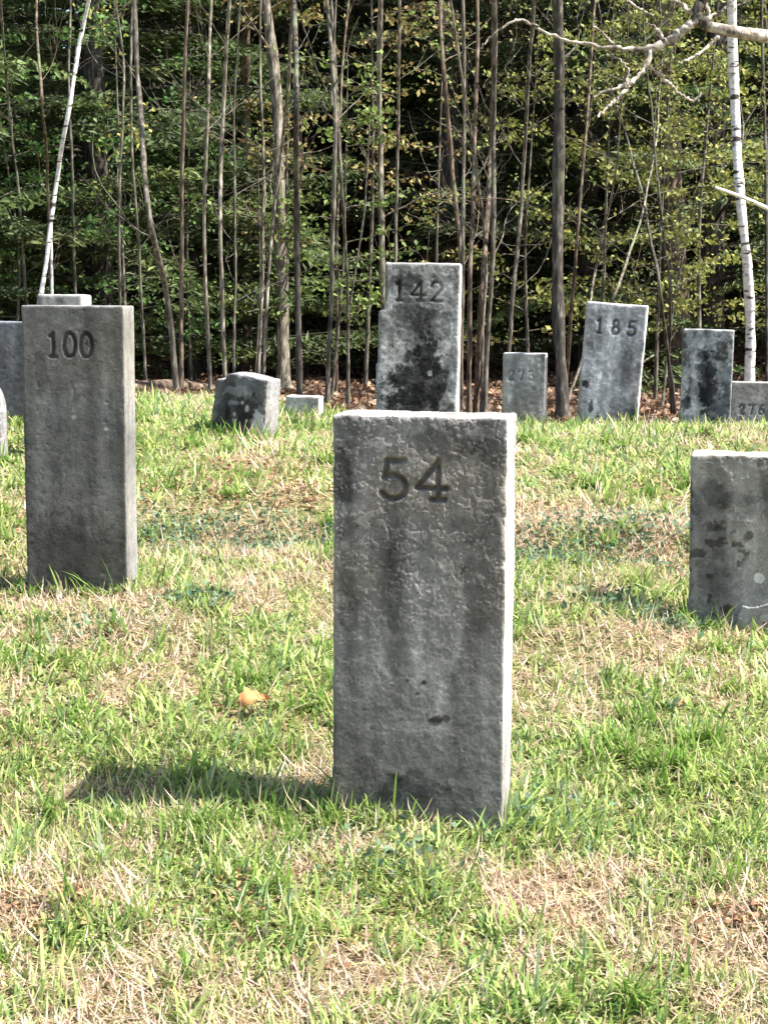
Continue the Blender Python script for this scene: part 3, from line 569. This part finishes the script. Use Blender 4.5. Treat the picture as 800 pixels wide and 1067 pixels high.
pole('straight grey sapling above the right shoulder of stone 142', [(474, 0), (474, 120), (475, 250), (476, 410)], 11.4, 6, M_BGREY, h=8.5)
pole('brown leafless stem, leftmost of the clump right of stone 142', [(500, 60), (495, 180), (489, 300), (488, 428)], 10.7, 7, M_BBROWN, h=6)
pole('brown leafless stem, thickest of the clump right of stone 142', [(506, 0), (504, 150), (501, 300), (495, 428)], 10.9, 8, M_BBROWN, h=7)
pole('shaggy pale stem, middle of the clump right of stone 142', [(492, 170), (504, 260), (502, 340), (501, 428)], 10.8, 5, M_PALE, h=4.5)
pole('smooth grey stem, rightmost of the clump right of stone 142', [(518, 0), (516, 130), (515, 270), (505, 425)], 10.7, 7.5, M_BGREY, h=8.5, leaf=(YG, 14, .03))
pole('grey sapling curving down behind the small light stone', [(552, 40), (546, 200), (540, 290), (530, 380)], 11.0, 6, M_BGREY, h=8, leaf=(YG, 14, .03))
pole('thin brown sapling close beside the dark maple trunk', [(607, 40), (600, 150), (592, 290), (588, 400)], 11.5, 5, M_BBROWN, h=7, leaf=(YG, 16, .03))
pole('bare shrub stem slanting up from the maple foot behind stone 185', [(660, 225), (632, 310), (610, 350), (590, 420)], 10.8, 4.6, M_PALE, name='shrub', h=2.6, cat='shrub', leaf=(YG, 18, .03))
pole('upright shrub stem rising behind the left shoulder of stone 185', [(634, 215), (624, 280), (612, 360), (606, 430)], 11.2, 4.2, M_PALE, name='shrub', h=2.6, cat='shrub', leaf=(YG, 18, .03))
pole('massive rough brown pine trunk behind stone 185 and the dark mottled stone', [(693, 0), (696, 120), (702, 250), (706, 400)], 15.5, 34, M_BBROWN, 'pine_tree', 14, None, 8, .05)
pole('thin dark sapling rising left of the dark mottled stone', [(668, 210), (684, 290), (694, 350), (703, 425)], 10.9, 5, M_BDARK, h=3.4, leaf=(YG, 30, .03))
pole('second thin dark sapling against the left side of the dark mottled stone', [(672, 160), (690, 300), (690, 380), (698, 430)], 11.3, 4.5, M_BDARK, h=4, leaf=(YG, 30, .03))
pole('thin leaning sapling left of the bright white birch trunk', [(762, 70), (745, 150), (722, 220), (700, 330), (692, 400)], 12.6, 4.2, M_BGREY, h=4.5, leaf=(YG, 30, .03))
pole('dark sapling at the right edge beyond the bright white birch trunk', [(797, 60), (798, 200), (799, 395)], 11.6, 6, M_BDARK, h=7, leaf=(YG, 20, .03))
pole('shadowed trunk deep between the pale straight sapling and the stout mottled trunk', [(254, 60), (256, 200), (258, 400)], 15.5, 13, M_BBROWN, h=11, twigs=20)
pole('faint stem below the stout mottled trunk', [(272, 190), (270, 260), (268, 395)], 12.9, 5.5, M_PALE, h=4)

# evergreens: three built, the rest copies
def hemlock(seed, h, N, spread, dens, pal):
    g = np.random.default_rng(seed); G = Geo(); tr = np.array([[0, 0, -.1], [.03, .02, h * .3], [-.03, .03, h * .6], [0, 0, h]]); sp = spline(tr, 30)
    G.tube(sp, np.linspace(.13, .015, 30) * h / 9, 9); T = G; C = []; TT = []; K = []
    for j in range(N):
        z = h * (.03 + .95 * (j + g.random()) / N); L = (spread * (1 - z / h) ** .75 + .25) * g.uniform(.55, 1.1); az = g.uniform(0, 2 * math.pi)
        d = np.array([math.cos(az), math.sin(az), 0]); s = np.linspace(0, 1, 12); droop = g.uniform(.05, .35)
        pts = np.array([0, 0, z]) + d * (s * L)[:, None] + np.array([0, 0, 1]) * (.22 * s - droop * s * s)[:, None] * L
        T.tube(pts, np.linspace(.012, .002, 12) * (.5 + L / 2), 4)
        nb = int(dens * L); side = np.array([-d[1], d[0], 0]); tint = pal[g.integers(0, len(pal))] * g.uniform(.65, 1.35)
        u = g.uniform(.12, 1, nb); sg = g.choice([-1, 1], nb); ll = (1 - u * .75) * L * .42 * g.uniform(.1, 1, nb)
        base = np.stack([np.interp(u, s, pts[:, k]) for k in range(3)], 1)
        dirv = side[None] * sg[:, None] + d[None] * .75; dirv /= np.linalg.norm(dirv, axis=1)[:, None]
        c = base + dirv * ll[:, None]; c[:, 2] -= .18 * ll + g.normal(0, .02, nb); C.append(c); tv = dirv + g.normal(0, .3, (nb, 3)); TT.append(tv)
        K.append(tint[None] * g.uniform(.65, 1.4, (nb, 1)) * np.where(g.random(nb) < .07, 1.6, 1)[:, None])
    C = np.concatenate(C); return T.mesh('trunk'), leafmesh('crown', C, .105, np.concatenate(K), .9, .30, np.concatenate(TT), seed)
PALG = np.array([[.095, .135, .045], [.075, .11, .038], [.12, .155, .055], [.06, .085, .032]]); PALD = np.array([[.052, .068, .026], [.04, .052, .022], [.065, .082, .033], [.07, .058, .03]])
prot = [hemlock(1, 9.5, 150, 2.3, 190, PALG), hemlock(2, 11, 170, 2.5, 150, PALD), hemlock(3, 6.5, 110, 1.7, 200, PALG)]
for tm, cm in prot: tm.materials.append(M_BDARK); cm.materials.append(M_LEAF)
def place_ev(k, x, y, s, rz, label, group):
    root = empty('evergreen_tree', (x, y, ground(x, y)[0] - .05)); root.scale = (s, s, s); root.rotation_euler = (0, 0, rz)
    link('trunk', prot[k][0], None, root); link('crown', prot[k][1], None, root); tag(root, label, 'tree', group)
place_ev(2, -3.3, 13.0, 1.0, .4, 'bright green feathery evergreen at the left edge of the wood', GR)
place_ev(0, -2.35, 14.2, .95, 1.9, 'bright green evergreen whose boughs hang behind the white leaning birch', GR)
place_ev(0, -4.6, 14.8, 1.0, 4.0, 'tall bright evergreen beyond the left edge of the wood', GR)
place_ev(2, -1.75, 15.4, 1.0, 5.2, 'mid green evergreen behind the crooked sapling right of stone 100', GR)
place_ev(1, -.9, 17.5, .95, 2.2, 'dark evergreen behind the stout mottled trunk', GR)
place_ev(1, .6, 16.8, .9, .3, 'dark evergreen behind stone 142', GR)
place_ev(0, 3.1, 16.2, 1.0, 3.3, 'green evergreen behind the bright white birch trunk', GR)
g = np.random.default_rng(99)
for D, n in ((19, 7), (22.5, 8), (26.5, 9), (31, 10), (36.5, 12), (43, 13), (52, 16)):
    wdt = .30 * D + 3
    for i in range(n):
        x = -wdt + 2 * wdt * (i + .5 + g.uniform(-.3, .3)) / n
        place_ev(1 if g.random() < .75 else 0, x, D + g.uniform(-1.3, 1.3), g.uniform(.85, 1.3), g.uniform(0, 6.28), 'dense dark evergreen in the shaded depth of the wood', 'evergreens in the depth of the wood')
# leafy understorey
def leafy(label, x, y, h, n, colr, size=.036, layers=9, spread=.75, name='leafy_sapling', zlo=.15):
    g = np.random.default_rng(int(abs(x) * 100 + y * 10)); gz = ground(x, y)[0]; root = empty(name, (x, y, gz)); G = Geo()
    sp = spline([(0, 0, -.05), (g.normal(0, .05), 0, h * .4), (g.normal(0, .1), g.normal(0, .1), h)], 20); G.tube(sp, np.linspace(.013, .003, 20) * (h / 2.2) ** .6, 6); link('trunk', G.mesh('trunk'), M_BGREY, root)
    B = Geo(); C = []
    for j in range(int(layers * h)):
        z = h * g.uniform(zlo, 1); az = g.uniform(0, 6.28); L = spread * g.uniform(.4, 1) * (1 - .45 * z / h); s = np.linspace(0, 1, 9)[:, None]
        d = np.array([math.cos(az), math.sin(az), g.uniform(-.05, .35)]); st = np.array([np.interp(z, sp[:, 2], sp[:, 0]), np.interp(z, sp[:, 2], sp[:, 1]), z])
        P = st + d * s * L + np.cumsum(g.normal(0, .012, (9, 3)), 0); B.__init__(); B.tube(P, np.linspace(.005, .0015, 9), 4); link('branch', B.mesh('branch'), M_BGREY, root)
        m = max(3, int(n / (layers * h))); k = g.integers(2, 9, m); C.append(P[k] + g.normal(0, 1, (m, 3)) * [.07, .07, .022])
    C = np.concatenate(C)
    cc = np.array(colr)[g.integers(0, len(colr), len(C))] * .92 * g.uniform(.65, 1.35, (len(C), 1))
    link('leaves', leafmesh('leaves', C, size * 1.25, cc, .45, .66, seed=int(y * 10)), M_LEAF, root); tag(root, label, 'sapling', 'leafy saplings under the wood edge')
def X(px, D): return (px - 400) / F * D
leafy('bright green leafy sapling between the low pale stub and stone 142', X(345, 12.3), 12.3, 2.4, 900, BG)
leafy('sparse green sapling behind the blackened broken stone', X(265, 13.2), 13.2, 2.0, 500, BG)
leafy('yellow-green leafy sapling behind stone 185', X(625, 12.4), 12.4, 3.0, 1500, YG, .034)
leafy('tall yellow-green leafy sapling above the dark mottled stone', X(730, 12.2), 12.2, 3.4, 1900, YG, .034)
leafy('yellow-green leafy sapling right of the bright white birch trunk', X(800, 12.8), 12.8, 3.4, 1600, YG, .036)
leafy('green leafy sapling between the dark maple and the small light stone', X(552, 12.8), 12.8, 2.8, 1200, YG, .034)
leafy('yellow-green sapling in front of the massive brown pine trunk', X(682, 13.2), 13.2, 3.4, 1700, YG, .036)
leafy('sparse green sapling above the right shoulder of stone 142', X(455, 13.5), 13.5, 3.0, 700, BG + OR, .034)
leafy('orange-budded young maple above the low pale stub', X(380, 13.8), 13.8, 4.2, 1000, OR, .04, zlo=.35)
leafy('orange-budded young maple around the stout mottled trunk', X(300, 14.2), 14.2, 4.2, 1200, OR, .042, zlo=.4)
leafy('low dark green sapling behind stone 100', X(110, 13.0), 13.0, 1.8, 600, [(.07, .13, .04), (.05, .1, .03)])
leafy('low green sapling between the white leaning birch and the crooked sapling', X(135, 12.6), 12.6, 2.9, 900, [(.08, .17, .04), (.12, .2, .05)])
leafy('green sapling at the left edge behind the dark blue-grey stone', X(15, 12.8), 12.8, 2.6, 1100, [(.08, .17, .04), (.10, .19, .045)])
leafy('tall dull green sapling right of the crooked sapling', X(200, 13.4), 13.4, 2.6, 800, [(.08, .16, .04), (.06, .12, .03)])
# fallen dead log in the litter
a, b2 = at(135, 401, 10.9), at(225, 397, 11.6)
for p in (a, b2): p[2] = ground(p[0], p[1])[0] + .05
G = Geo(); sp = spline([a, (a + b2) / 2 + [0, 0, .03], b2], 20); G.tube(sp - a, np.linspace(.05, .03, 20), 9); tag(link('fallen_log', G.mesh('fallen_log'), M_BBROWN, None, a), 'brown fallen branch lying in the litter behind the crooked sapling', 'log')

# overhanging limb of a tree that stands right of the view
DB = 8.6
root = empty('overhanging_tree', (2.75, 8.9, ground(2.75, 8.9)[0])); r0 = np.array(root.location)
G = Geo(); tk = spline([(0, 0, -.1), (.03, 0, 1.4), (-.05, .05, 3), (.05, 0, 5), (.2, .1, 8)], 40); G.tube(tk, np.linspace(.14, .03, 40), 12); link('trunk', G.mesh('trunk'), M_BGREY, root)
G = Geo()
def limb(pix, w0, w1, D0=DB, D1=DB, n=30, jit=.004, mt=None):
    mt = mt or M_LIMB
    P = [at(a, b, D0 + (D1 - D0) * k / max(1, len(pix) - 1)) for k, (a, b) in enumerate(pix)]; s = spline(P, n); gg = np.random.default_rng(int(pix[0][0] + pix[-1][1]))
    s[1:-1] += gg.normal(0, jit, (n - 2, 3)); G.tube(s - r0, np.linspace(w0, w1, n) / F * DB / 2 * (1 + .15 * gg.normal(size=n)), 8); link('branch', G.mesh('branch'), mt, root); G.__init__()
st = np.array([0, 0, 0]) 
P = [r0 + tk[9], at(860, 60, 8.8), at(800, 38, 8.7), at(768, 34, DB), at(735, 27, DB)]; s = spline(P, 40); G.tube(s - r0, np.linspace(24, 10, 40) / F * DB / 2, 10)
link('limb', G.mesh('limb'), M_LIMB, root)
G = Geo()
limb([(738, 28), (722, 16), (738, -12), (760, -60)], 11, 9, mt=M_BDARK); limb([(728, 18), (706, 36), (692, 46), (678, 51)], 11, 7)
G = Geo()
limb([(708, 35), (690, 46), (664, 52), (640, 49), (612, 48), (590, 42), (570, 34), (552, 26)], 6, 2.5, jit=.006)
limb([(677, 52), (675, 66), (664, 80), (650, 90), (636, 93), (618, 101)], 5.5, 2, DB, 8.4); limb([(660, 86), (640, 105), (632, 112), (622, 122)], 4, 2.5, 8.5, 8.3)
limb([(676, 68), (690, 82), (704, 95), (722, 106)], 4, 2.5, DB, 8.8); limb([(722, 106), (730, 97)], 2.5, 2, 8.8, 8.8, 6); limb([(748, 38), (730, 55), (708, 66)], 4, 2, DB, 8.4)
limb([(722, 14), (708, 4), (695, -4), (680, -10)], 5, 3); limb([(738, 22), (734, 2), (728, -14)], 5, 3); limb([(680, 17), (664, 8), (645, -4)], 3, 2, 8.9, 8.9); limb([(735, 20), (752, 12), (765, -4)], 3, 2); limb([(692, 45), (686, 32), (676, 24)], 3, 2)
limb([(560, 28), (540, 20), (520, 30), (500, 50)], 3, 1.5); limb([(640, 49), (630, 36), (618, 26)], 2.5, 1.5); limb([(652, 92), (655, 75), (645, 60), (632, 56)], 2, 1.2, 8.4, 8.7)
G = Geo(); s = spline([r0 + tk[7], at(850, 250, 8.9), at(800, 217, 8.7), at(770, 204, 8.6), at(744, 195, 8.5)], 30); G.tube(s - r0, np.linspace(9, 3, 30) / F * DB / 2, 7); link('branch', G.mesh('branch'), M_BIRCH, root)
tag(root, 'tree beyond the right edge whose pale bare limb crosses the upper right corner', 'tree', GR)
